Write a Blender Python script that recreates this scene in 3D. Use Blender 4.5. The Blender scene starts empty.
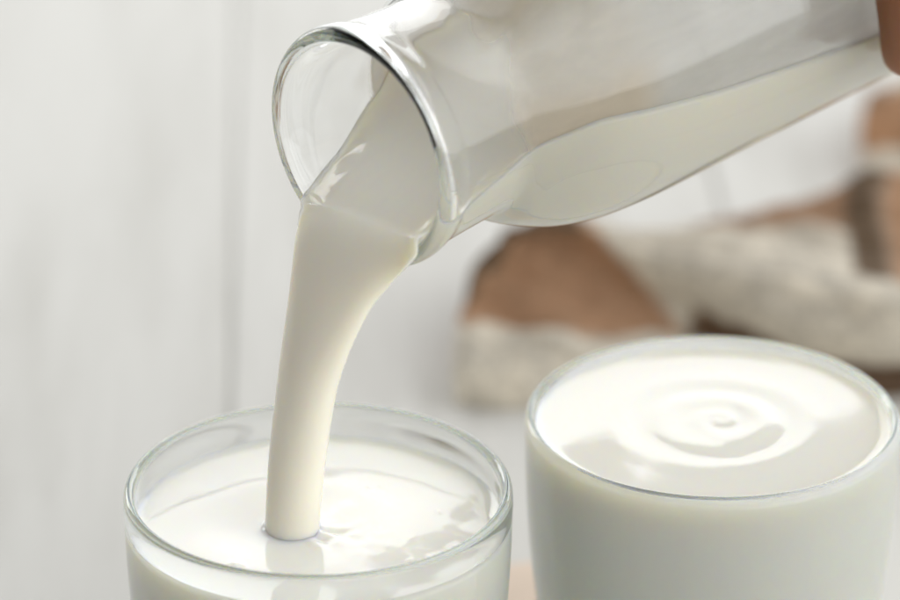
import bpy, bmesh, math, random
from mathutils import Vector, Matrix, noise
R = math.radians
random.seed(4)
sc = bpy.context.scene

# ------------------------------------------------------------------ camera
cd = bpy.data.cameras.new('camera')
cam = bpy.data.objects.new('camera', cd)
sc.collection.objects.link(cam)
cam.location = (0.0292, -0.814, 0.511)
cam.rotation_euler = (R(90 - 24.5), 0, 0)
cd.lens = 165
cd.sensor_width = 36
cd.clip_start, cd.clip_end = 0.05, 50
cd.dof.use_dof = True
cd.dof.focus_distance = 0.905
cd.dof.aperture_fstop = 7.5
cd.dof.aperture_blades = 9
sc.camera = cam

# ------------------------------------------------------------------ world: a dim room, brighter towards the window side, plus added fill and dark lobes
w = bpy.data.worlds.new('World')
sc.world = w
w.use_nodes = True
nt = w.node_tree
bg = nt.nodes['Background']
tc = nt.nodes.new('ShaderNodeTexCoord')


def wnode(kind, **kw):
    n = nt.nodes.new(kind)
    for k, v in kw.items(): setattr(n, k, v)
    return n


def lobe(direction, lo, hi, col_lo, col_hi):
    """smooth change of the room's brightness with the direction looked in"""
    d = wnode('ShaderNodeVectorMath', operation='DOT_PRODUCT')
    d.inputs[1].default_value = Vector(direction).normalized()
    nt.links.new(tc.outputs['Generated'], d.inputs[0])
    r = wnode('ShaderNodeMapRange', interpolation_type='SMOOTHSTEP')
    r.inputs['From Min'].default_value = lo; r.inputs['From Max'].default_value = hi
    nt.links.new(d.outputs['Value'], r.inputs['Value'])
    m_ = wnode('ShaderNodeMix', data_type='RGBA')
    nt.links.new(r.outputs['Result'], m_.inputs['Factor'])
    m_.inputs['A'].default_value = (*col_lo, 1); m_.inputs['B'].default_value = (*col_hi, 1)
    return m_.outputs['Result']


l1 = lobe((0.22, 0.80, 0.58), -0.60, 0.95, (0.20, 0.197, 0.185), (0.92, 0.928, 0.925))
l2 = lobe((0.80, -0.52, 0.30), 0.25, 1.0, (0.0, 0.0, 0.0), (1.72, 1.73, 1.72))  # added fill from the right front, no source stands there
l3 = lobe((0.0, -0.25, 1.0), 0.70, 0.97, (1, 1, 1), (0.55, 0.55, 0.55))  # added dimming overhead
l4 = lobe((-0.85, -0.50, 0.05), 0.30, 0.95, (1, 1, 1), (0.16, 0.15, 0.13))  # added dark side at the left front
ad = wnode('ShaderNodeMix', data_type='RGBA', blend_type='ADD')
ad.inputs['Factor'].default_value = 1.0
nt.links.new(l1, ad.inputs['A']); nt.links.new(l2, ad.inputs['B'])
dk = wnode('ShaderNodeMix', data_type='RGBA', blend_type='MULTIPLY')
dk.inputs['Factor'].default_value = 1.0
nt.links.new(ad.outputs['Result'], dk.inputs['A']); nt.links.new(l3, dk.inputs['B'])
dk2 = wnode('ShaderNodeMix', data_type='RGBA', blend_type='MULTIPLY')
dk2.inputs['Factor'].default_value = 1.0
nt.links.new(dk.outputs['Result'], dk2.inputs['A']); nt.links.new(l4, dk2.inputs['B'])
nt.links.new(dk2.outputs['Result'], bg.inputs['Color'])
bg.inputs['Strength'].default_value = 1.0


def area(name, loc, target, sx, sy, radiance, col=(1, 1, 1)):
    l = bpy.data.lights.new(name, 'AREA')
    l.shape = 'RECTANGLE'; l.size = sx; l.size_y = sy
    l.energy = radiance * sx * sy * math.pi
    l.color = col
    o = bpy.data.objects.new(name, l); sc.collection.objects.link(o)
    o.location = loc
    o.rotation_euler = (Vector(target) - Vector(loc)).to_track_quat('-Z', 'Y').to_euler()
    return o


# a broad window behind the table; left lamp added for the milk's highlight
area('window_light', (0.45, 2.2, 1.16), (0.45, 0, 1.16), 2.5, 1.96, 2.0, (0.985, 0.993, 1))
area('left_streak_light', (-1.45, 2.0, 0.75), (-1.0, 0, 0.75), 0.65, 1.1, 4.2, (1, 0.997, 0.99))

sc.view_settings.view_transform = 'Standard'
sc.view_settings.look = 'None'
sc.view_settings.exposure = 0
sc.view_settings.gamma = 1
sc.cycles.max_bounces = 20
sc.cycles.transmission_bounces = 18
sc.cycles.transparent_max_bounces = 16
sc.cycles.glossy_bounces = 10
sc.cycles.diffuse_bounces = 6
sc.cycles.sample_clamp_indirect = 6
sc.cycles.blur_glossy = 0.6
sc.cycles.caustics_refractive = True
sc.cycles.caustics_reflective = True
sc.cycles.use_denoising = True


# ------------------------------------------------------------------ helpers
def tag(o, label=None, cat=None, group=None, kind=None):
    if label: o['label'] = label
    if cat: o['category'] = cat
    if group: o['group'] = group
    if kind: o['kind'] = kind
    return o


def empty(name, loc, rot=(0, 0, 0)):
    o = bpy.data.objects.new(name, None)
    sc.collection.objects.link(o)
    o.location = loc; o.rotation_euler = rot
    o.empty_display_size = 0.02
    return o


def link(name, bm, mat, parent=None, smooth=True):
    bmesh.ops.recalc_face_normals(bm, faces=bm.faces)
    me = bpy.data.meshes.new(name)
    bm.to_mesh(me); bm.free()
    if smooth:
        me.polygons.foreach_set('use_smooth', [True] * len(me.polygons))
    o = bpy.data.objects.new(name, me)
    sc.collection.objects.link(o)
    if mat: me.materials.append(mat)
    if parent: o.parent = parent
    return o


def lerp(a, b, t): return a + (b - a) * t


def sstep(a, b, x):
    t = max(0.0, min(1.0, (x - a) / (b - a)))
    return t * t * (3 - 2 * t)


def table_fn(pts):
    """smooth (Catmull-Rom / Hermite) interpolation through (x, y) pairs"""
    xs = [p[0] for p in pts]; ys = [p[1] for p in pts]
    n = len(xs)
    m = []
    for i in range(n):
        if i == 0: m.append((ys[1] - ys[0]) / (xs[1] - xs[0]))
        elif i == n - 1: m.append((ys[-1] - ys[-2]) / (xs[-1] - xs[-2]))
        else:
            d0 = (ys[i] - ys[i - 1]) / (xs[i] - xs[i - 1]); d1 = (ys[i + 1] - ys[i]) / (xs[i + 1] - xs[i])
            m.append(0 if d0 * d1 <= 0 else 2 * d0 * d1 / (d0 + d1))

    def f(x):
        if x <= xs[0]: return ys[0]
        if x >= xs[-1]: return ys[-1]
        i = 0
        while xs[i + 1] < x: i += 1
        h = xs[i + 1] - xs[i]; t = (x - xs[i]) / h
        return ((2 * t ** 3 - 3 * t * t + 1) * ys[i] + (t ** 3 - 2 * t * t + t) * h * m[i]
                + (-2 * t ** 3 + 3 * t * t) * ys[i + 1] + (t ** 3 - t * t) * h * m[i + 1])
    return f


def smooth_profile(pts, n=5):
    out = []
    P = [Vector((p[0], p[1])) for p in pts]
    for i in range(len(P) - 1):
        p0 = P[max(i - 1, 0)]; p1 = P[i]; p2 = P[i + 1]; p3 = P[min(i + 2, len(P) - 1)]
        # centripetal Catmull-Rom keeps tight lips from overshooting
        t0 = 0.0
        t1 = t0 + max((p1 - p0).length, 1e-7) ** 0.5
        t2 = t1 + max((p2 - p1).length, 1e-7) ** 0.5
        t3 = t2 + max((p3 - p2).length, 1e-7) ** 0.5
        for k in range(n):
            t = lerp(t1, t2, k / n)
            a1 = p0 * ((t1 - t) / (t1 - t0)) + p1 * ((t - t0) / (t1 - t0))
            a2 = p1 * ((t2 - t) / (t2 - t1)) + p2 * ((t - t1) / (t2 - t1))
            a3 = p2 * ((t3 - t) / (t3 - t2)) + p3 * ((t - t2) / (t3 - t2))
            b1 = a1 * ((t2 - t) / (t2 - t0)) + a2 * ((t - t0) / (t2 - t0))
            b2 = a2 * ((t3 - t) / (t3 - t1)) + a3 * ((t - t1) / (t3 - t1))
            q = b1 * ((t2 - t) / (t2 - t1)) + b2 * ((t - t1) / (t2 - t1))
            out.append((max(q.x, 0), q.y))
    out.append((pts[-1][0], pts[-1][1]))
    return out


def lathe(prof, n=144):
    """revolve (r, z) about Z; r == 0 ends become poles"""
    bm = bmesh.new()
    rings = []
    for r, z in prof:
        if r < 1e-6: rings.append([bm.verts.new((0, 0, z))])
        else: rings.append([bm.verts.new((r * math.cos(2 * math.pi * k / n), r * math.sin(2 * math.pi * k / n), z)) for k in range(n)])
    for a, b in zip(rings, rings[1:]):
        for k in range(n):
            k2 = (k + 1) % n
            if len(a) == 1 and len(b) == 1: continue
            if len(a) == 1: bm.faces.new((a[0], b[k], b[k2]))
            elif len(b) == 1: bm.faces.new((a[k], a[k2], b[0]))
            else: bm.faces.new((a[k], a[k2], b[k2], b[k]))
    return bm


# ------------------------------------------------------------------ materials
def mat(name):
    m = bpy.data.materials.new(name); m.use_nodes = True
    return m, m.node_tree, m.node_tree.nodes['Principled BSDF'], m.node_tree.nodes['Material Output']


def glass_mat(name, col, rough=0.0, density=45):
    m, t, p, out = mat(name)
    t.nodes.remove(p)
    g = t.nodes.new('ShaderNodeBsdfGlass')
    g.inputs['Color'].default_value = (*col, 1); g.inputs['IOR'].default_value = 1.48
    g.inputs['Roughness'].default_value = rough
    t.links.new(g.outputs[0], out.inputs['Surface'])
    va = t.nodes.new('ShaderNodeVolumeAbsorption')          # the blue-green of thick glass seen edge-on
    va.inputs['Color'].default_value = (0.32, 0.76, 0.84, 1); va.inputs['Density'].default_value = density
    t.links.new(va.outputs[0], out.inputs['Volume'])
    return m


M_GLASS = glass_mat('tumbler_glass', (0.992, 0.994, 0.993), 0.0, 8)
M_BOTTLE = glass_mat('bottle_glass', (0.992, 0.993, 0.992), 0.0, 3.5)


def milk_mat(name, rough, scale=0.0055, rad=(1.0, 0.80, 0.40), col=(0.913, 0.897, 0.832)):
    m, t, p, out = mat(name)
    p.inputs['Base Color'].default_value = (*col, 1)
    p.inputs['Roughness'].default_value = rough
    p.inputs['IOR'].default_value = 1.42
    p.inputs['Subsurface Weight'].default_value = 1.0
    p.inputs['Subsurface Radius'].default_value = rad
    p.inputs['Subsurface Scale'].default_value = scale
    tcn = t.nodes.new('ShaderNodeTexCoord')
    n = t.nodes.new('ShaderNodeTexNoise'); n.inputs['Scale'].default_value = 420; n.inputs['Detail'].default_value = 3
    t.links.new(tcn.outputs['Object'], n.inputs['Vector'])
    b = t.nodes.new('ShaderNodeBump'); b.inputs['Strength'].default_value = 0.015; b.inputs['Distance'].default_value = 0.001
    t.links.new(n.outputs['Fac'], b.inputs['Height']); t.links.new(b.outputs[0], p.inputs['Normal'])
    return m


M_MILK = milk_mat('milk', 0.03)
M_STREAM = milk_mat('flowing_milk', 0.07, 0.0045, (1.0, 0.80, 0.40), (0.84, 0.812, 0.72))

# ------------------------------------------------------------------ table (white painted planks)
m, t, p, out = mat('white_painted_wood')
tcn = t.nodes.new('ShaderNodeTexCoord')
mp = t.nodes.new('ShaderNodeMapping'); mp.inputs['Scale'].default_value = (26, 2.2, 10)
t.links.new(tcn.outputs['Object'], mp.inputs['Vector'])
n1 = t.nodes.new('ShaderNodeTexNoise'); n1.inputs['Scale'].default_value = 1.6; n1.inputs['Detail'].default_value = 9; n1.inputs['Roughness'].default_value = 0.62
t.links.new(mp.outputs[0], n1.inputs['Vector'])
r1 = t.nodes.new('ShaderNodeValToRGB')
r1.color_ramp.elements[0].position = 0.28; r1.color_ramp.elements[0].color = (0.565, 0.555, 0.52, 1)
r1.color_ramp.elements[1].position = 0.54; r1.color_ramp.elements[1].color = (0.67, 0.663, 0.632, 1)
t.links.new(n1.outputs['Fac'], r1.inputs['Fac'])
t.links.new(r1.outputs['Color'], p.inputs['Base Color'])
p.inputs['Roughness'].default_value = 0.75
p.inputs['Specular IOR Level'].default_value = 0.25
n2 = t.nodes.new('ShaderNodeTexNoise'); n2.inputs['Scale'].default_value = 9; n2.inputs['Detail'].default_value = 8
t.links.new(mp.outputs[0], n2.inputs['Vector'])
b = t.nodes.new('ShaderNodeBump'); b.inputs['Strength'].default_value = 0.25; b.inputs['Distance'].default_value = 0.002
t.links.new(n2.outputs['Fac'], b.inputs['Height']); t.links.new(b.outputs[0], p.inputs['Normal'])
M_WOOD = m

bm = bmesh.new()
PW = 0.153
for k in range(-8, 9):
    x0 = k * PW + 0.0005; x1 = (k + 1) * PW - 0.0005
    r = bmesh.ops.create_cube(bm, size=1)
    dz = random.uniform(-0.0004, 0.0)
    for v in r['verts']:
        v.co = Vector((lerp(x0, x1, v.co.x + 0.5), lerp(-1.0, 2.3, v.co.y + 0.5), lerp(-0.0235, dz, v.co.z + 0.5)))
bmesh.ops.bevel(bm, geom=[e for e in bm.edges if abs(e.verts[0].co.y - e.verts[1].co.y) > 0.5], offset=0.0012, segments=2, affect='EDGES')
r = bmesh.ops.create_cube(bm, size=1)
for v in r['verts']:
    v.co = Vector((v.co.x * 2.9, 0.65 + v.co.y * 3.3, -0.0092 + v.co.z * 0.014))
tbl = link('table', bm, M_WOOD, smooth=False)
tbl.rotation_euler = (0, 0, R(2.3))
# one seam passes 69 mm left of the camera line, 1.207 m ahead of the camera
s1 = Vector((cam.location.x - 0.069, cam.location.y + 1.207, 0))
tbl.location = s1 - Matrix.Rotation(R(2.3), 3, 'Z') @ Vector((0, s1.y, 0))
tag(tbl, 'white painted wooden plank table top under everything', 'table', kind='structure')

# ------------------------------------------------------------------ drinking glasses
GH = 0.095
prof_out = [(0, 0.0012), (18, 0.0008), (24, 0.0), (28.2, 1.2), (31.5, 5), (34.6, 14), (37.8, 30), (40.4, 48), (42.2, 66), (42.95, 80), (43.1, 88), (43.2, 92.2), (42.85, 94.2), (42.0, 95.0)]
prof_in = [(41.1, 94.5), (40.55, 92.9), (40.55, 88), (40.3, 80), (39.4, 66), (37.5, 48), (34.9, 30), (31.5, 15), (27, 9.5), (18, 8.6), (0, 8.4)]
GP = smooth_profile([(r / 1000, z / 1000) for r, z in prof_out + prof_in], 5)
inner_r = table_fn(sorted([(z / 1000, r / 1000) for r, z in prof_in if r > 0] + [(0.0084, 0.0)]))


def glass(name, x, y, label):
    root = empty(name, (x, y, 0))
    link('glass_wall', lathe(GP), M_GLASS, root)
    tag(root, label, 'glass', 'drinking glasses filled with milk')
    return root


GL = (0.0, 0.0)
GR = (0.0895, 0.0362)
glass('drinking_glass', *GL, 'clear tumbler receiving the falling stream of milk, filled just below its rim')
glass('drinking_glass', *GR, 'clear tumbler brimful of milk, standing in front of the checked cloth')


def poured(name, x, y, level, hfun, label, group, nr=110, na=200):
    """the milk standing in a tumbler: wavy top, sides pressed into the wall"""
    bm = bmesh.new()
    rt = inner_r(level) + 0.00025
    rings = []
    c = bm.verts.new((0, 0, level + hfun(0, 0)))
    for i in range(1, nr + 1):
        rr = rt * (i / nr)
        ring = []
        for k in range(na):
            a = 2 * math.pi * k / na
            px, py = rr * math.cos(a), rr * math.sin(a)
            men = 0.0011 * math.exp(-(rt - rr) / 0.0011)
            ring.append(bm.verts.new((px, py, level + hfun(px, py) * sstep(0, 0.004, rt - rr) + men)))
        rings.append(ring)
    for z in [level - 0.001 - j * (level - 0.012) / 40 for j in range(41)]:
        rr = inner_r(max(z, 0.0095)) + 0.00025
        rings.append([bm.verts.new((rr * math.cos(2 * math.pi * k / na), rr * math.sin(2 * math.pi * k / na), z)) for k in range(na)])
    for k in range(na):
        bm.faces.new((c, rings[0][k], rings[0][(k + 1) % na]))
    for a, b in zip(rings, rings[1:]):
        for k in range(na):
            k2 = (k + 1) % na
            bm.faces.new((a[k], b[k], b[k2], a[k2]))
    bm.faces.new(rings[-1][::-1])
    o = link(name, bm, M_MILK)
    o.location = (x, y, 0)
    tag(o, label, 'milk', group)
    return o


BASE = Vector((-0.0060, -0.0045))      # where the stream meets the milk, in the left glass


def ridge(x, y, ax, ay, bx, by, wdt):
    dx, dy = bx - ax, by - ay
    t_ = max(0, min(1, ((x - ax) * dx + (y - ay) * dy) / (dx * dx + dy * dy)))
    return math.exp(-(math.hypot(x - ax - t_ * dx, y - ay - t_ * dy) / wdt) ** 2)


def wave_left(x, y):
    dx, dy = x + 0.0058, y + 0.0030                        # from the middle of the stream's foot
    d = math.hypot(dx, dy)
    a = math.atan2(dy, dx)
    h = 0.0010 * math.exp(-max(d - 0.0060, 0) / 0.0010)                # milk dragged up round the foot
    h -= 0.0013 * math.exp(-(d / 0.0125) ** 2) * (0.7 + 0.3 * math.cos(a - 1.0))
    h += 0.00030 * math.exp(-((d - 0.021) / 0.005) ** 2)
    # ruffled folds thrown out on the right of the foot
    wk = math.exp(-((a + 0.35) / 0.55) ** 2) * sstep(0.005, 0.0085, d) * math.exp(-(max(d - 0.0085, 0) / 0.0085))
    h += wk * (0.0009 * noise.noise(Vector((a * 3.6, d * 120, 3.1))) + 0.0005 * noise.noise(Vector((x * 300, y * 300, 6.1))))
    h += 0.0004 * ridge(dx, dy, 0.0065, 0.003, 0.0115, 0.0095, 0.0024)
    h += 0.00007 * noise.noise(Vector((x * 90, y * 90, 1.7))) + 0.0003 * noise.noise(Vector((x * 24, y * 24, 8.2)))
    for bx, by, br, bh in ((-0.0175, -0.0225, 0.0014, 0.0011), (0.0305, -0.0105, 0.0016, 0.0005), (0.0265, 0.0045, 0.0005, 0.00025),
                           (0.011, 0.016, 0.0005, 0.0003), (0.0135, 0.0165, 0.0004, 0.00025), (0.0205, -0.017, 0.0005, 0.0003)):
        q = ((x - bx) ** 2 + (y - by) ** 2) / br ** 2
        if q < 9: h += bh * math.exp(-q)
    # slack lower patch on the camera-right side
    h -= 0.0022 * sstep(0.016, 0.036, 0.80 * x - 0.6 * y + 0.003 * noise.noise(Vector((x * 90, y * 90, 4))))
    return h


def wave_right(x, y):
    cx, cy = 0.0015, 0.0022
    dx, dy = x - cx, y - cy
    d = math.hypot(dx, dy); a = math.atan2(dy, dx)
    ph = d / 0.0105 * 2 * math.pi - a + 0.8 * noise.noise(Vector((x * 120, y * 120, 7)))
    h = 0.00019 * math.cos(ph) * math.exp(-(d / 0.0125) ** 2) * sstep(0.0005, 0.0045, d)
    h += 0.00019 * math.cos(d / 0.013 * 2 * math.pi + 0.9 * math.sin(a + 0.7) + 1.0) * math.exp(-((d - 0.014) / 0.010) ** 2)
    h += 0.00010 * noise.noise(Vector((x * 110, y * 110, 5.1))) * math.exp(-(d / 0.02) ** 2)
    h += 0.00004 * noise.noise(Vector((x * 30, y * 30, 2.2)))
    t_ = max(0.0, -0.006 - y + 0.10 * (x - 0.01) + 0.0025 * noise.noise(Vector((x * 70, y * 70, 6))))
    h -= 0.8 * t_ * t_                                  # the surface sags a little towards the near rim
    return h


poured('glass_milk', *GL, 0.0862, wave_left, 'milk in the tumbler under the falling stream, dimpled by it', 'milk in the tumblers')
poured('glass_milk', *GR, 0.0922, wave_right, 'milk filling the brimful tumbler, with ripples round its middle', 'milk in the tumblers')

# ------------------------------------------------------------------ bottle
AZ, EL = R(45.7), R(4.0)
AX = Vector((math.cos(AZ) * math.cos(EL), math.sin(AZ) * math.cos(EL), math.sin(EL)))    # mouth -> base
E1 = Vector((math.sin(AZ), -math.cos(AZ), 0))                                            # towards camera right
E2 = E1.cross(AX)
if E2.z < 0: E2 = -E2
MOUTH = Vector((0.0090, 0.0085, 0.1716))
bout = [(24.9, 0.15), (25.8, 0.0), (26.8, 0.4), (27.5, 1.4), (27.8, 3.0), (27.45, 5.2), (26.6, 8), (26.2, 13), (25.9, 20), (25.7, 26),
        (26.0, 29.0), (27.3, 31.5), (29.6, 35), (32.2, 40), (35.0, 47), (37.0, 56), (37.9, 66), (38.2, 78), (38.2, 120), (38.2, 205), (37.6, 216), (35, 223), (30, 226.5), (20, 227), (0, 225.5)]
binn = [(0, 220.5), (20, 221.5), (30, 220.5), (34, 215.5), (35.7, 206), (35.9, 120), (35.9, 78), (35.5, 67), (34.6, 57.5), (32.6, 48.5), (30.0, 42.5), (27.4, 37.6), (25.1, 33.2), (23.7, 29.8), (23.2, 25.5), (23.2, 19), (23.3, 12), (23.35, 7), (23.5, 4), (23.8, 2), (24.3, 0.7)]
bp = smooth_profile([(r / 1000, s / 1000) for r, s in bout + binn] + [(0.0249, 0.00015)], 4)[:-1]
bin_r = table_fn(sorted([(s / 1000, r / 1000) for r, s in binn if r > 30 or s < 200]))


def bottle_matrix():
    mtx = Matrix.Identity(4)
    for i in range(3):
        mtx[i][0] = E1[i]; mtx[i][1] = E2[i]; mtx[i][2] = AX[i]; mtx[i][3] = MOUTH[i]
    return mtx


def closed_lathe(prof, n=160):
    bm = bmesh.new(); rings = []
    for r, z in prof:
        if r < 1e-6: rings.append([bm.verts.new((0, 0, z))])
        else: rings.append([bm.verts.new((r * math.cos(2 * math.pi * k / n), r * math.sin(2 * math.pi * k / n), z)) for k in range(n)])
    for i in range(len(rings)):
        a, b = rings[i], rings[(i + 1) % len(rings)]
        for k in range(n):
            k2 = (k + 1) % n
            if len(a) == 1 and len(b) == 1: continue
            if len(a) == 1: bm.faces.new((a[0], b[k], b[k2]))
            elif len(b) == 1: bm.faces.new((a[k], a[k2], b[0]))
            else: bm.faces.new((a[k], a[k2], b[k2], b[k]))
    return bm


BM = bottle_matrix()
bottle = empty('milk_bottle', (0, 0, 0))
bottle.matrix_world = BM
tag(bottle, 'clear glass milk bottle tipped on its side, pouring milk from its wide mouth', 'bottle')
link('bottle_glass', closed_lathe(bp), M_BOTTLE, bottle)

# thin wet film of milk clinging to the inside of shoulder and body
m, t, p, out = mat('milk_film')
p.inputs['Base Color'].default_value = (0.86, 0.85, 0.80, 1); p.inputs['Roughness'].default_value = 0.14
tcb = t.nodes.new('ShaderNodeTexCoord')
nb = t.nodes.new('ShaderNodeTexNoise'); nb.inputs['Scale'].default_value = 130; nb.inputs['Detail'].default_value = 4
bb = t.nodes.new('ShaderNodeBump'); bb.inputs['Strength'].default_value = 0.35; bb.inputs['Distance'].default_value = 0.003
t.links.new(tcb.outputs['Object'], nb.inputs['Vector']); t.links.new(nb.outputs['Fac'], bb.inputs['Height']); t.links.new(bb.outputs[0], p.inputs['Normal'])
tr = t.nodes.new('ShaderNodeBsdfTransparent')
tl = t.nodes.new('ShaderNodeBsdfTranslucent'); tl.inputs['Color'].default_value = (0.87, 0.83, 0.76, 1)
mx0 = t.nodes.new('ShaderNodeMixShader'); mx0.inputs[0].default_value = 0.78
mx = t.nodes.new('ShaderNodeMixShader')
tcn = t.nodes.new('ShaderNodeTexCoord')
mp = t.nodes.new('ShaderNodeMapping'); mp.inputs['Scale'].default_value = (70, 70, 14)
nn = t.nodes.new('ShaderNodeTexNoise'); nn.inputs['Scale'].default_value = 1.0; nn.inputs['Detail'].default_value = 4
rr_ = t.nodes.new('ShaderNodeMapRange')
rr_.inputs['From Min'].default_value = 0.3; rr_.inputs['From Max'].default_value = 0.7
rr_.inputs['To Min'].default_value = 0.52; rr_.inputs['To Max'].default_value = 0.93
t.links.new(tcn.outputs['Object'], mp.inputs[0]); t.links.new(mp.outputs[0], nn.inputs['Vector'])
t.links.new(nn.outputs['Fac'], rr_.inputs['Value'])
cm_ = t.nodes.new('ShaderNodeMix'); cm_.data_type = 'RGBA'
cm_.inputs['A'].default_value = (0.90, 0.885, 0.85, 1); cm_.inputs['B'].default_value = (0.88, 0.77, 0.62, 1)  # warm second colour paints in light refracted through the shoulder
ca_ = t.nodes.new('ShaderNodeAttribute'); ca_.attribute_name = 'refr_tint'
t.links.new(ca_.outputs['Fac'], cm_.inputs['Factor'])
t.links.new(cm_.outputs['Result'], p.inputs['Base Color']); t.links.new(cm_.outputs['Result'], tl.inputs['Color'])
at_ = t.nodes.new('ShaderNodeAttribute'); at_.attribute_name = 'thick'
mul = t.nodes.new('ShaderNodeMath'); mul.operation = 'MULTIPLY'
t.links.new(rr_.outputs[0], mul.inputs[0]); t.links.new(at_.outputs['Fac'], mul.inputs[1])
t.links.new(p.outputs[0], mx0.inputs[1]); t.links.new(tl.outputs[0], mx0.inputs[2])
mul.use_clamp = True
t.links.new(mul.outputs[0], mx.inputs[0]); t.links.new(tr.outputs[0], mx.inputs[1]); t.links.new(mx0.outputs[0], mx.inputs[2])
t.links.new(mx.outputs[0], out.inputs['Surface'])
M_FILM = m
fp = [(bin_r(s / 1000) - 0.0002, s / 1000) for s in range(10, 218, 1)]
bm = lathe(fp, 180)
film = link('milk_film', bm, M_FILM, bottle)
# ------------------------------------------------------------------ milk leaving the bottle: body of milk, lip and falling stream in one skin
hlev = table_fn([(-0.002, -0.0156), (0.0, -0.0146), (0.005, -0.0124), (0.011, -0.0104), (0.018, -0.0083), (0.035, -0.0030), (0.045, -0.0006),
                 (0.056, -0.0014), (0.084, -0.0050), (0.152, -0.0122), (0.216, -0.0170)])
th_, tint_ = [], []
for v in film.data.vertices:
    z = v.co.z
    k_ = sstep(0.024, 0.035, z + 0.009 * noise.noise(v.co * 80)) * lerp(0.85, 1.0, sstep(0.03, 0.06, z))
    wet = math.exp(-(max(v.co.y - hlev(z), 0) / 0.0035))          # thicker just above the milk level
    smear = 0.55 * sstep(0.10, 0.42, noise.noise(Vector((v.co.x * 95, v.co.y * 95, z * 45 + 3)))) * sstep(0.012, 0.022, z)
    th_.append(max(k_ * lerp(1.0, 1.5, wet), smear))
    tint_.append(sstep(0.064, 0.050, z) * (0.55 + 0.55 * sstep(-0.1, 0.25, noise.noise(v.co * 55 + Vector((3, 1, 0))))) )
at = film.data.attributes.new('thick', 'FLOAT', 'POINT'); at.data.foreach_set('value', th_)
at = film.data.attributes.new('refr_tint', 'FLOAT', 'POINT'); at.data.foreach_set('value', tint_)
MT, MBt = 36, 56        # points on the top line, on the under arc


def d_section(s):
    r = bin_r(max(s, 0.0008)) + lerp(0.00022, 0.0007, sstep(0.02, 0.04, s))
    h0 = hlev(s); tl_ = 0.0 * sstep(0.022, 0.0, s)
    q_ = 1 + tl_ * tl_                                   # the level leans a little towards the lip's far side
    dsc = math.sqrt(max(tl_ * tl_ * h0 * h0 - q_ * (h0 * h0 - r * r), 1e-12))
    cR, cL = (-tl_ * h0 + dsc) / q_, (-tl_ * h0 - dsc) / q_
    pts = []
    for i in range(MT):
        u = -1 + 2 * i / (MT - 1)
        pp = lerp(cL, cR, (u + 1) / 2)
        h = h0 + tl_ * pp
        men = 0.0016 * math.exp(-(1 - abs(u)) * (cR - cL) / 2 / 0.0016)
        if u < 0: men -= 0.0034 * math.exp(-((1 + u) * (cR - cL) / 2 / 0.0065) ** 1.5) * sstep(0.030, 0.012, s)
        rip = 0.00012 * noise.noise(Vector((pp * 500, s * 120, 0.3))) * (1 - u ** 8) * sstep(0.06, 0.03, s)
        if i in (0, MT - 1): pp = math.copysign(math.sqrt(max(r * r - (h + men) ** 2, 0)), u)
        pts.append((pp, h + men + rip))
    a0 = math.atan2(pts[-1][1], pts[-1][0]); a1 = math.atan2(pts[0][1], pts[0][0])
    if a1 > 0: a1 -= 2 * math.pi
    for i in range(1, MBt + 1):
        a = lerp(a0, a1, i / (MBt + 1))
        pts.append((r * math.cos(a), r * math.sin(a)))
    return pts


def e_section(ha, hb):
    pts = []
    for i in range(MT):
        a = math.pi * (1 - i / (MT - 1)); pts.append((ha * math.cos(a), hb * math.sin(a)))
    for i in range(1, MBt + 1):
        a = -math.pi * i / (MBt + 1); pts.append((ha * math.cos(a), hb * math.sin(a)))
    return pts


bm = bmesh.new()
rings = []
S = [0.216, 0.212, 0.205] + [0.2 - 0.005 * i for i in range(28)]
S += [0.0600 - 0.002 * i for i in range(12)] + [0.036 - 0.001 * i for i in range(37)]
for s in S:
    O = MOUTH + AX * s
    rings.append([bm.verts.new(O + E1 * p_ + E2 * q_) for p_, q_ in d_section(s)])
# falling part: (drop, forward travel, half width, half depth) in millimetres
AH = Vector((AX.x, AX.y, 0)).normalized()
sec0 = d_section(0.0)
q0 = sum(q for _, q in sec0) / len(sec0)
C0 = MOUTH + E2 * q0
base_pt = Vector((BASE.x, BASE.y, 0.0862))
drop_total = C0.z - 0.0862 + 0.004
side_total = (base_pt - C0).dot(E1)
fwd_total = (base_pt - C0).dot(-AH)
wid = table_fn([(0, 19.6), (1, 19.54), (2, 18.63), (4, 16.85), (6, 15.41), (9, 13.67), (13, 11.97), (18, 10.56), (25, 9.06), (35, 7.56), (50, 6.71), (74, 5.64)])
dep = table_fn([(0, 4.6), (4, 4.4), (9, 4.2), (20, 4.6), (36, 5.4), (58, 6.0), (80, 6.2)])
side = table_fn([(0, 0), (1, 1.87), (2, 1.72), (4, 1.02), (6, 0.28), (9, -0.42), (13, -1.19), (18, -1.69), (25, -2.43), (35, -2.99), (50, -2.89), (74, -1.34)])
NS = 70
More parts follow.
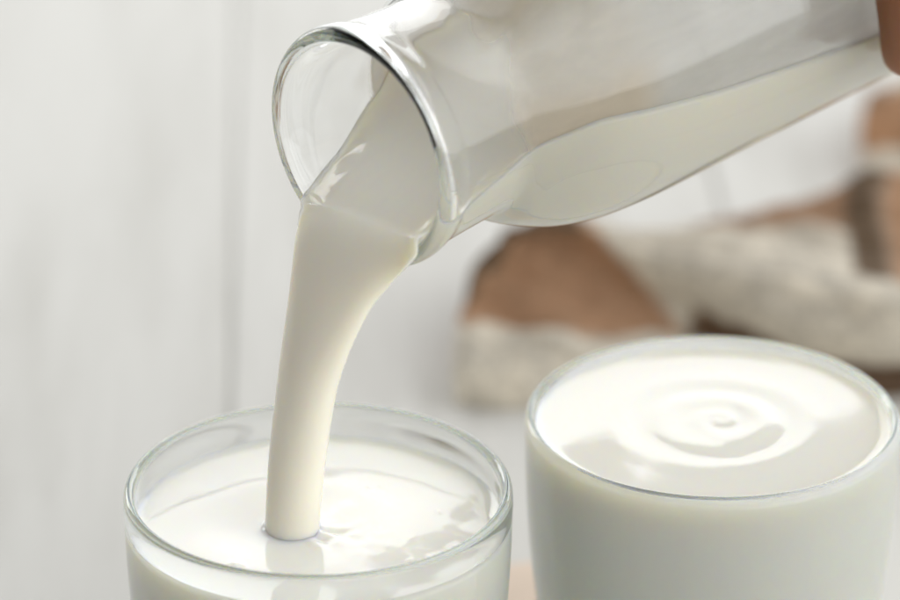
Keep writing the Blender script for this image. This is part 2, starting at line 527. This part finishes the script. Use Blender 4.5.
for j in range(1, NS + 1):
    f = (j / NS) ** 1.7
    d = drop_total * f                                   # drop
    tt = (-0.12 + math.sqrt(0.0144 + 4 * 0.88 * d / drop_total)) / 1.76
    fw = fwd_total * tt
    sl = math.atan2((0.12 + 1.76 * tt) * drop_total, fwd_total)      # path angle below horizontal
    th = sl
    n_ = (E2 * math.cos(th) - AH * math.sin(th)).normalized()
    dm = d * 1000
    C = C0 - AH * fw - Vector((0, 0, d)) + E1 * side(dm) / 1000
    es = e_section(wid(dm) / 1000, dep(dm) / 1000)
    mf = sstep(0.0, 0.34, tt)
    ring = []
    for (p0, qq0), (p1, qq1) in zip(sec0, es):
        kx = wid(dm) / 20.0
        wob = 1 + 0.012 * noise.noise(Vector((p1 * 160, d * 22, 4.4)))
        pp = lerp(p0 * kx, p1 * wob, mf); qq = lerp((qq0 - q0), qq1 * wob, mf)
        fl = 1 + 0.0 * math.exp(-max(C.z - 0.0862, 0) / 0.0009)
        ring.append(bm.verts.new(C + E1 * pp * fl + n_ * qq * fl))
    rings.append(ring)
for a, b in zip(rings, rings[1:]):
    L = len(a)
    for k in range(L):
        k2 = (k + 1) % L
        bm.faces.new((a[k], a[k2], b[k2], b[k]))
bm.faces.new(rings[0][::-1]); bm.faces.new(rings[-1])
stream = link('pouring_milk', bm, M_STREAM)
tag(stream, 'milk lying in the tipped bottle and falling from its lip in a stream', 'milk')

# ------------------------------------------------------------------ checked cloth
CX, CY = cam.location.x, cam.location.y      # plan positions below are metres right / ahead of the camera


F_PX = 165 / 36 * 900


def spot(px, py, z):
    """point at height z (mm) that the photograph shows at (px, py)"""
    c, s_ = math.cos(R(24.5)), math.sin(R(24.5))
    u, v = (px - 450) / F_PX, (300 - py) / F_PX
    d = Vector((u, c + v * s_, -s_ + v * c))
    k = (z / 1000 - cam.location.z) / d.z
    return cam.location + d * k


# fold lines of the napkin, front hem first, each from left to right: (px, py, height in mm)
FOLDS = [
    [(456, 405, 1), (500, 408, 1), (545, 408, 1), (590, 405, 1), (640, 402, 1), (700, 400, 1), (760, 398, 1), (830, 396, 1), (885, 395, 1), (950, 392, 1)],
    [(453, 372, 10), (500, 367, 10), (545, 360, 11), (590, 353, 11), (640, 346, 9), (700, 352, 6), (760, 374, 5), (830, 386, 4), (885, 386, 4), (950, 382, 4)],
    [(458, 326, 14), (500, 328, 14), (545, 325, 15), (590, 333, 13), (640, 332, 11), (695, 334, 8), (760, 354, 7), (830, 366, 8), (885, 370, 8), (950, 366, 8)],
    [(467, 287, 20), (505, 287, 19), (550, 282, 20), (600, 287, 18), (650, 302, 15), (700, 313, 15), (760, 329, 16), (830, 345, 16), (885, 353, 16), (950, 350, 16)],
    [(481, 257, 27), (515, 245, 27), (552, 242, 28), (600, 256, 26), (645, 274, 23), (700, 285, 23), (760, 298, 24), (830, 312, 24), (885, 322, 24), (950, 324, 24)],
    [(499, 238, 32), (525, 226, 33), (552, 222, 34), (592, 231, 33), (637, 246, 30), (692, 253, 29), (760, 263, 29), (830, 279, 29), (885, 291, 29), (950, 300, 29)],
    [(511, 241, 22), (532, 233, 22), (558, 229, 24), (597, 232, 27), (642, 235, 28), (702, 235, 28), (762, 241, 25), (830, 251, 24), (874, 256, 24), (950, 266, 24)],
    [(517, 262, 2), (542, 262, 2), (567, 258, 2), (607, 250, 5), (652, 239, 14), (707, 226, 20), (767, 212, 24), (832, 198, 27), (868, 180, 32), (950, 186, 30)],
    [(521, 260, 1), (547, 258, 1), (572, 255, 1), (612, 246, 1), (657, 236, 3), (712, 228, 8), (767, 222, 8), (827, 215, 8), (880, 186, 22), (950, 192, 20)],
]
FAR = [
    [(872, 190, 20), (905, 190, 20), (950, 192, 20), (1010, 195, 18)],
    [(870, 178, 8), (905, 176, 6), (950, 175, 5), (1010, 176, 5)],
    [(862, 152, 8), (900, 148, 9), (950, 146, 10), (1010, 146, 9)],
    [(860, 122, 17), (900, 112, 19), (950, 104, 20), (1010, 100, 19)],
    [(868, 98, 20), (905, 86, 23), (950, 78, 24), (1010, 74, 22)],
    [(880, 96, 6), (910, 84, 6), (950, 76, 6), (1010, 72, 6)],
]


def cr(p0, p1, p2, p3, t_):
    return 0.5 * ((2 * p1) + (p2 - p0) * t_ + (2 * p0 - 5 * p1 + 4 * p2 - p3) * t_ ** 2 + (3 * p1 - p0 - 3 * p2 + p3) * t_ ** 3)


def on_grid(G, u, v):
    """Catmull-Rom surface through the fold lines; u counts columns, v counts rows"""
    nr_, nc_ = len(G), len(G[0])
    i = min(int(v), nr_ - 2); j = min(int(u), nc_ - 2)
    fv, fu = v - i, u - j
    rows = []
    for a_ in (i - 1, i, i + 1, i + 2):
        a_ = max(0, min(nr_ - 1, a_))
        q = [G[a_][max(0, min(nc_ - 1, b_))] for b_ in (j - 1, j, j + 1, j + 2)]
        rows.append(cr(*q, fu))
    return cr(*rows, fv)


m, t, p, out = mat('checked_linen')
ac = t.nodes.new('ShaderNodeAttribute'); ac.attribute_name = 'weave_shade'
tcn = t.nodes.new('ShaderNodeTexCoord')
nn = t.nodes.new('ShaderNodeTexNoise'); nn.inputs['Scale'].default_value = 330; nn.inputs['Detail'].default_value = 4
t.links.new(tcn.outputs['Object'], nn.inputs['Vector'])
hs = t.nodes.new('ShaderNodeHueSaturation')
mr2 = t.nodes.new('ShaderNodeMapRange'); mr2.inputs['To Min'].default_value = 0.62; mr2.inputs['To Max'].default_value = 1.32
t.links.new(nn.outputs['Fac'], mr2.inputs['Value']); t.links.new(mr2.outputs[0], hs.inputs['Value'])
t.links.new(ac.outputs['Color'], hs.inputs['Color'])
t.links.new(hs.outputs[0], p.inputs['Base Color'])
p.inputs['Roughness'].default_value = 0.9
tl = t.nodes.new('ShaderNodeBsdfTranslucent'); t.links.new(hs.outputs[0], tl.inputs['Color'])
mx = t.nodes.new('ShaderNodeMixShader'); mx.inputs[0].default_value = 0.55
t.links.new(p.outputs[0], mx.inputs[1]); t.links.new(tl.outputs[0], mx.inputs[2]); t.links.new(mx.outputs[0], out.inputs['Surface'])
M_CLOTH = m

WHITE = Vector((0.86, 0.82, 0.735)); BROWN = Vector((0.62, 0.41, 0.26)); DARK = Vector((0.25, 0.175, 0.11))


def patch(x, y, poly, e=0.12):
    """soft mask of a convex, counter-clockwise patch of the woven check, in cloth coordinates"""
    k = 1.0
    for (ax, ay), (bx, by) in zip(poly, poly[1:] + poly[:1]):
        dx, dy = bx - ax, by - ay
        k = min(k, sstep(-e, e, ((x - ax) * -dy + (y - ay) * dx) / math.hypot(dx, dy)))
    return k


CHECKS = (
    (BROWN, [(-1, 2.05), (4.2, 1.75), (5.4, 2.0), (5.2, 3.2), (2.9, 5.3), (2.2, 6.5), (-1, 6.5)]),
    (DARK, [(-1, 2.3), (0.45, 2.3), (0.75, 3.6), (1.3, 4.5), (0.9, 6.6), (-1, 6.6)]),
    (DARK, [(0.9, 4.55), (2.75, 4.85), (2.4, 6.6), (0.8, 6.6)]),
    (BROWN * 0.45, [(4.9, 1.6), (6.2, 1.9), (6.3, 2.75), (5.0, 3.15)]),  # shade below the white ridge, put into the colour
    (BROWN * 0.40, [(5.2, -1), (10, -1), (10, 2.55), (6.0, 2.3)]),  # front right strip, its shading painted in
    (BROWN * 0.85, [(4.9, 6.55), (7.7, 6.3), (7.7, 8.2), (4.6, 8.2)]),
    (DARK, [(7.45, 5.35), (8.25, 5.35), (8.15, 8.5), (7.45, 8.5)]),
    (BROWN, [(8.25, 5.3), (10, 5.2), (10, 8.5), (8.15, 8.5)]),
)
FAR_CHECKS = (
    (BROWN, [(-1, 1.9), (4, 2.3), (4, 4.2), (-1, 3.4)]),
    (BROWN * 0.7, [(-1, 3.4), (0.6, 3.6), (0.6, 6), (-1, 6)]),
)

bm = bmesh.new()
cols = []
for G_, checks, NU, NV, seed in ((FOLDS, CHECKS, 200, 170, 0.0), (FAR, FAR_CHECKS, 80, 100, 31.0)):
    W = [[spot(*q) for q in row] for row in G_]
    nr_, nc_ = len(W), len(W[0])
    grid = []
    for j in range(NV + 1):
        row = []
        for i in range(NU + 1):
            u, v = i / NU * (nc_ - 1), j / NV * (nr_ - 1)
            uu = u + 0.16 * noise.noise(Vector((u * 0.9, v * 1.3, 4 + seed))); vv = v + 0.22 * noise.noise(Vector((u * 0.9, v * 1.1, 9 + seed)))
            q = on_grid(W, min(max(uu, 0), nc_ - 1), min(max(vv, 0), nr_ - 1))
            fade = sstep(0, 0.5, v)
            q.z += fade * (0.0013 * noise.noise(q * 75) + 0.0006 * noise.noise(q * 190) + 0.0022 * noise.noise(Vector((q.x * 70 + q.y * 170, q.y * 50, 2))))
            q.z = max(q.z, 0.0012)
            row.append(bm.verts.new(q))
            wu = u + 0.10 * noise.noise(Vector((u * 2.2, v * 2.2, 1))); wv = v + 0.14 * noise.noise(Vector((u * 2.2, v * 2.2, 5)))
            col = WHITE * (0.98 + 0.20 * noise.noise(Vector((u * 1.9, v * 1.9, 8))) + 0.12 * noise.noise(Vector((u * 6, v * 6, 3))))
            for cc, poly in checks: col = col.lerp(cc, patch(wu, wv, poly))
            cols.append(col)
        grid.append(row)
    for j in range(NV):
        for i in range(NU):
            bm.faces.new((grid[j][i], grid[j][i + 1], grid[j + 1][i + 1], grid[j + 1][i]))
cloth = link('napkin', bm, M_CLOTH)
ca = cloth.data.color_attributes.new('weave_shade', 'FLOAT_COLOR', 'POINT')
ca.data.foreach_set('color', [q for c in cols for q in (c.x, c.y, c.z, 1.0)])
so = cloth.modifiers.new('thick', 'SOLIDIFY'); so.thickness = 0.0009; so.offset = 1
tag(cloth, 'crumpled off-white linen napkin with brown checks, lying behind the glasses', 'napkin')

# ------------------------------------------------------------------ pale round biscuit behind the glasses
m, t, p, out = mat('pale_biscuit')
p.inputs['Base Color'].default_value = (0.80, 0.66, 0.54, 1); p.inputs['Roughness'].default_value = 0.8
nn = t.nodes.new('ShaderNodeTexNoise'); nn.inputs['Scale'].default_value = 160
b = t.nodes.new('ShaderNodeBump'); b.inputs['Strength'].default_value = 0.4; b.inputs['Distance'].default_value = 0.002
t.links.new(nn.outputs['Fac'], b.inputs['Height']); t.links.new(b.outputs[0], p.inputs['Normal'])
bisc = link('biscuit', lathe(smooth_profile([(0, 0.0), (0.024, 0.0), (0.028, 0.002), (0.029, 0.005), (0.026, 0.009), (0.018, 0.0105), (0, 0.011)], 5), 72), m)
bisc.location = (0.0545, 0.0985, 0.0005)
tag(bisc, 'pale peach biscuit on the table, half hidden between the two glasses', 'biscuit')

# ------------------------------------------------------------------ hand holding the far end of the bottle
m, t, p, out = mat('skin')
p.inputs['Base Color'].default_value = (0.27, 0.108, 0.045, 1); p.inputs['Roughness'].default_value = 0.5
p.inputs['Subsurface Weight'].default_value = 0.6
p.inputs['Subsurface Radius'].default_value = (1.0, 0.35, 0.15); p.inputs['Subsurface Scale'].default_value = 0.007
nn = t.nodes.new('ShaderNodeTexNoise'); nn.inputs['Scale'].default_value = 500
b = t.nodes.new('ShaderNodeBump'); b.inputs['Strength'].default_value = 0.2; b.inputs['Distance'].default_value = 0.001
t.links.new(nn.outputs['Fac'], b.inputs['Height']); t.links.new(b.outputs[0], p.inputs['Normal'])
M_SKIN = m
m, t, p, out = mat('fingernail')
p.inputs['Base Color'].default_value = (0.40, 0.18, 0.10, 1); p.inputs['Roughness'].default_value = 0.3
M_NAIL = m


def cyl(s, phi, r):
    """bottle coordinates: axial mm, degrees from the top towards the camera, radius mm"""
    f_ = R(phi)
    return MOUTH + AX * ((s - 41.5) / 1000) + (E1 * math.sin(f_) + E2 * math.cos(f_)) * (r / 1000)


bm = bmesh.new()
vs, rad = [], []


def node(pnt, r, prev=None):
    v = bm.verts.new(pnt); rad.append(r); vs.append(v)
    if prev is not None: bm.edges.new((vs[prev], v))
    return len(vs) - 1


wrist = node(cyl(232, -62, 98), 0.026)
arm1 = node(cyl(232, -62, 98) + AX * 0.07 - E1 * 0.035 + E2 * 0.06, 0.030, wrist)
arm2 = node(cyl(232, -62, 98) + AX * 0.17 - E1 * 0.085 + E2 * 0.14, 0.039, arm1)
palm = node(cyl(207, -48, 66), 0.021, wrist)
FS = [(170, -5), (190, 2), (209, 0), (227, -9)]
tips = []
for k, (s, dphi) in enumerate(FS):
    ln = (0.96, 1.05, 1.0, 0.82)[k]
    r0 = (1.0, 1.02, 0.97, 0.85)[k]
    mc = node(cyl(lerp(s, 200, 0.35), -38, 58), 0.0115 * r0, palm)
    m1 = node(cyl(s, -6 + dphi, 56), 0.0105 * r0, mc)
    p1 = node(cyl(s, 38 * ln + dphi, 53), 0.0092 * r0, m1)
    p2 = node(cyl(s, 76 * ln + dphi, 50.5), 0.0088 * r0, p1)
    p3 = node(cyl(s + 1, 103 * ln + dphi, 49.4), 0.0080 * r0, p2)
    p4 = node(cyl(s + 2, 119 * ln + dphi, 48.8), 0.0062 * r0, p3)
    tips.append((s + 1.0, 109 * ln + dphi, r0))
t0 = node(cyl(196, -78, 58), 0.0150, palm)
t1 = node(cyl(178, -104, 55), 0.0118, t0)
t2 = node(cyl(163, -124, 52), 0.0102, t1)
t3 = node(cyl(153, -140, 50.5), 0.0078, t2)
me = bpy.data.meshes.new('hand'); bm.to_mesh(me); bm.free()
hand = bpy.data.objects.new('hand', me); sc.collection.objects.link(hand)
me.materials.append(M_SKIN)
sk = hand.modifiers.new('skin', 'SKIN'); sk.use_smooth_shade = True
for i, d_ in enumerate(me.skin_vertices[0].data):
    d_.radius = (rad[i], rad[i]); d_.use_root = (i == palm)
sb = hand.modifiers.new('sub', 'SUBSURF'); sb.levels = 2; sb.render_levels = 2
tag(hand, "person's hand and forearm gripping the bottle near its base, fingertip at the picture edge", 'hand')
for s, ph, r0 in tips:
    bm = bmesh.new()
    bmesh.ops.create_uvsphere(bm, u_segments=20, v_segments=12, radius=1)
    nx = (E1 * math.sin(R(ph)) + E2 * math.cos(R(ph))); ty = (E1 * math.cos(R(ph)) - E2 * math.sin(R(ph)))
    c0 = cyl(s, ph, 57.6 + 0.4 * r0)
    for v in bm.verts:
        q = v.co.copy()
        v.co = c0 + AX * (q.x * 0.0052 * r0) + ty * (q.y * 0.0062) + nx * (q.z * 0.0011 - 0.0022 * q.x * q.x)
    link('fingernail', bm, M_NAIL, hand)
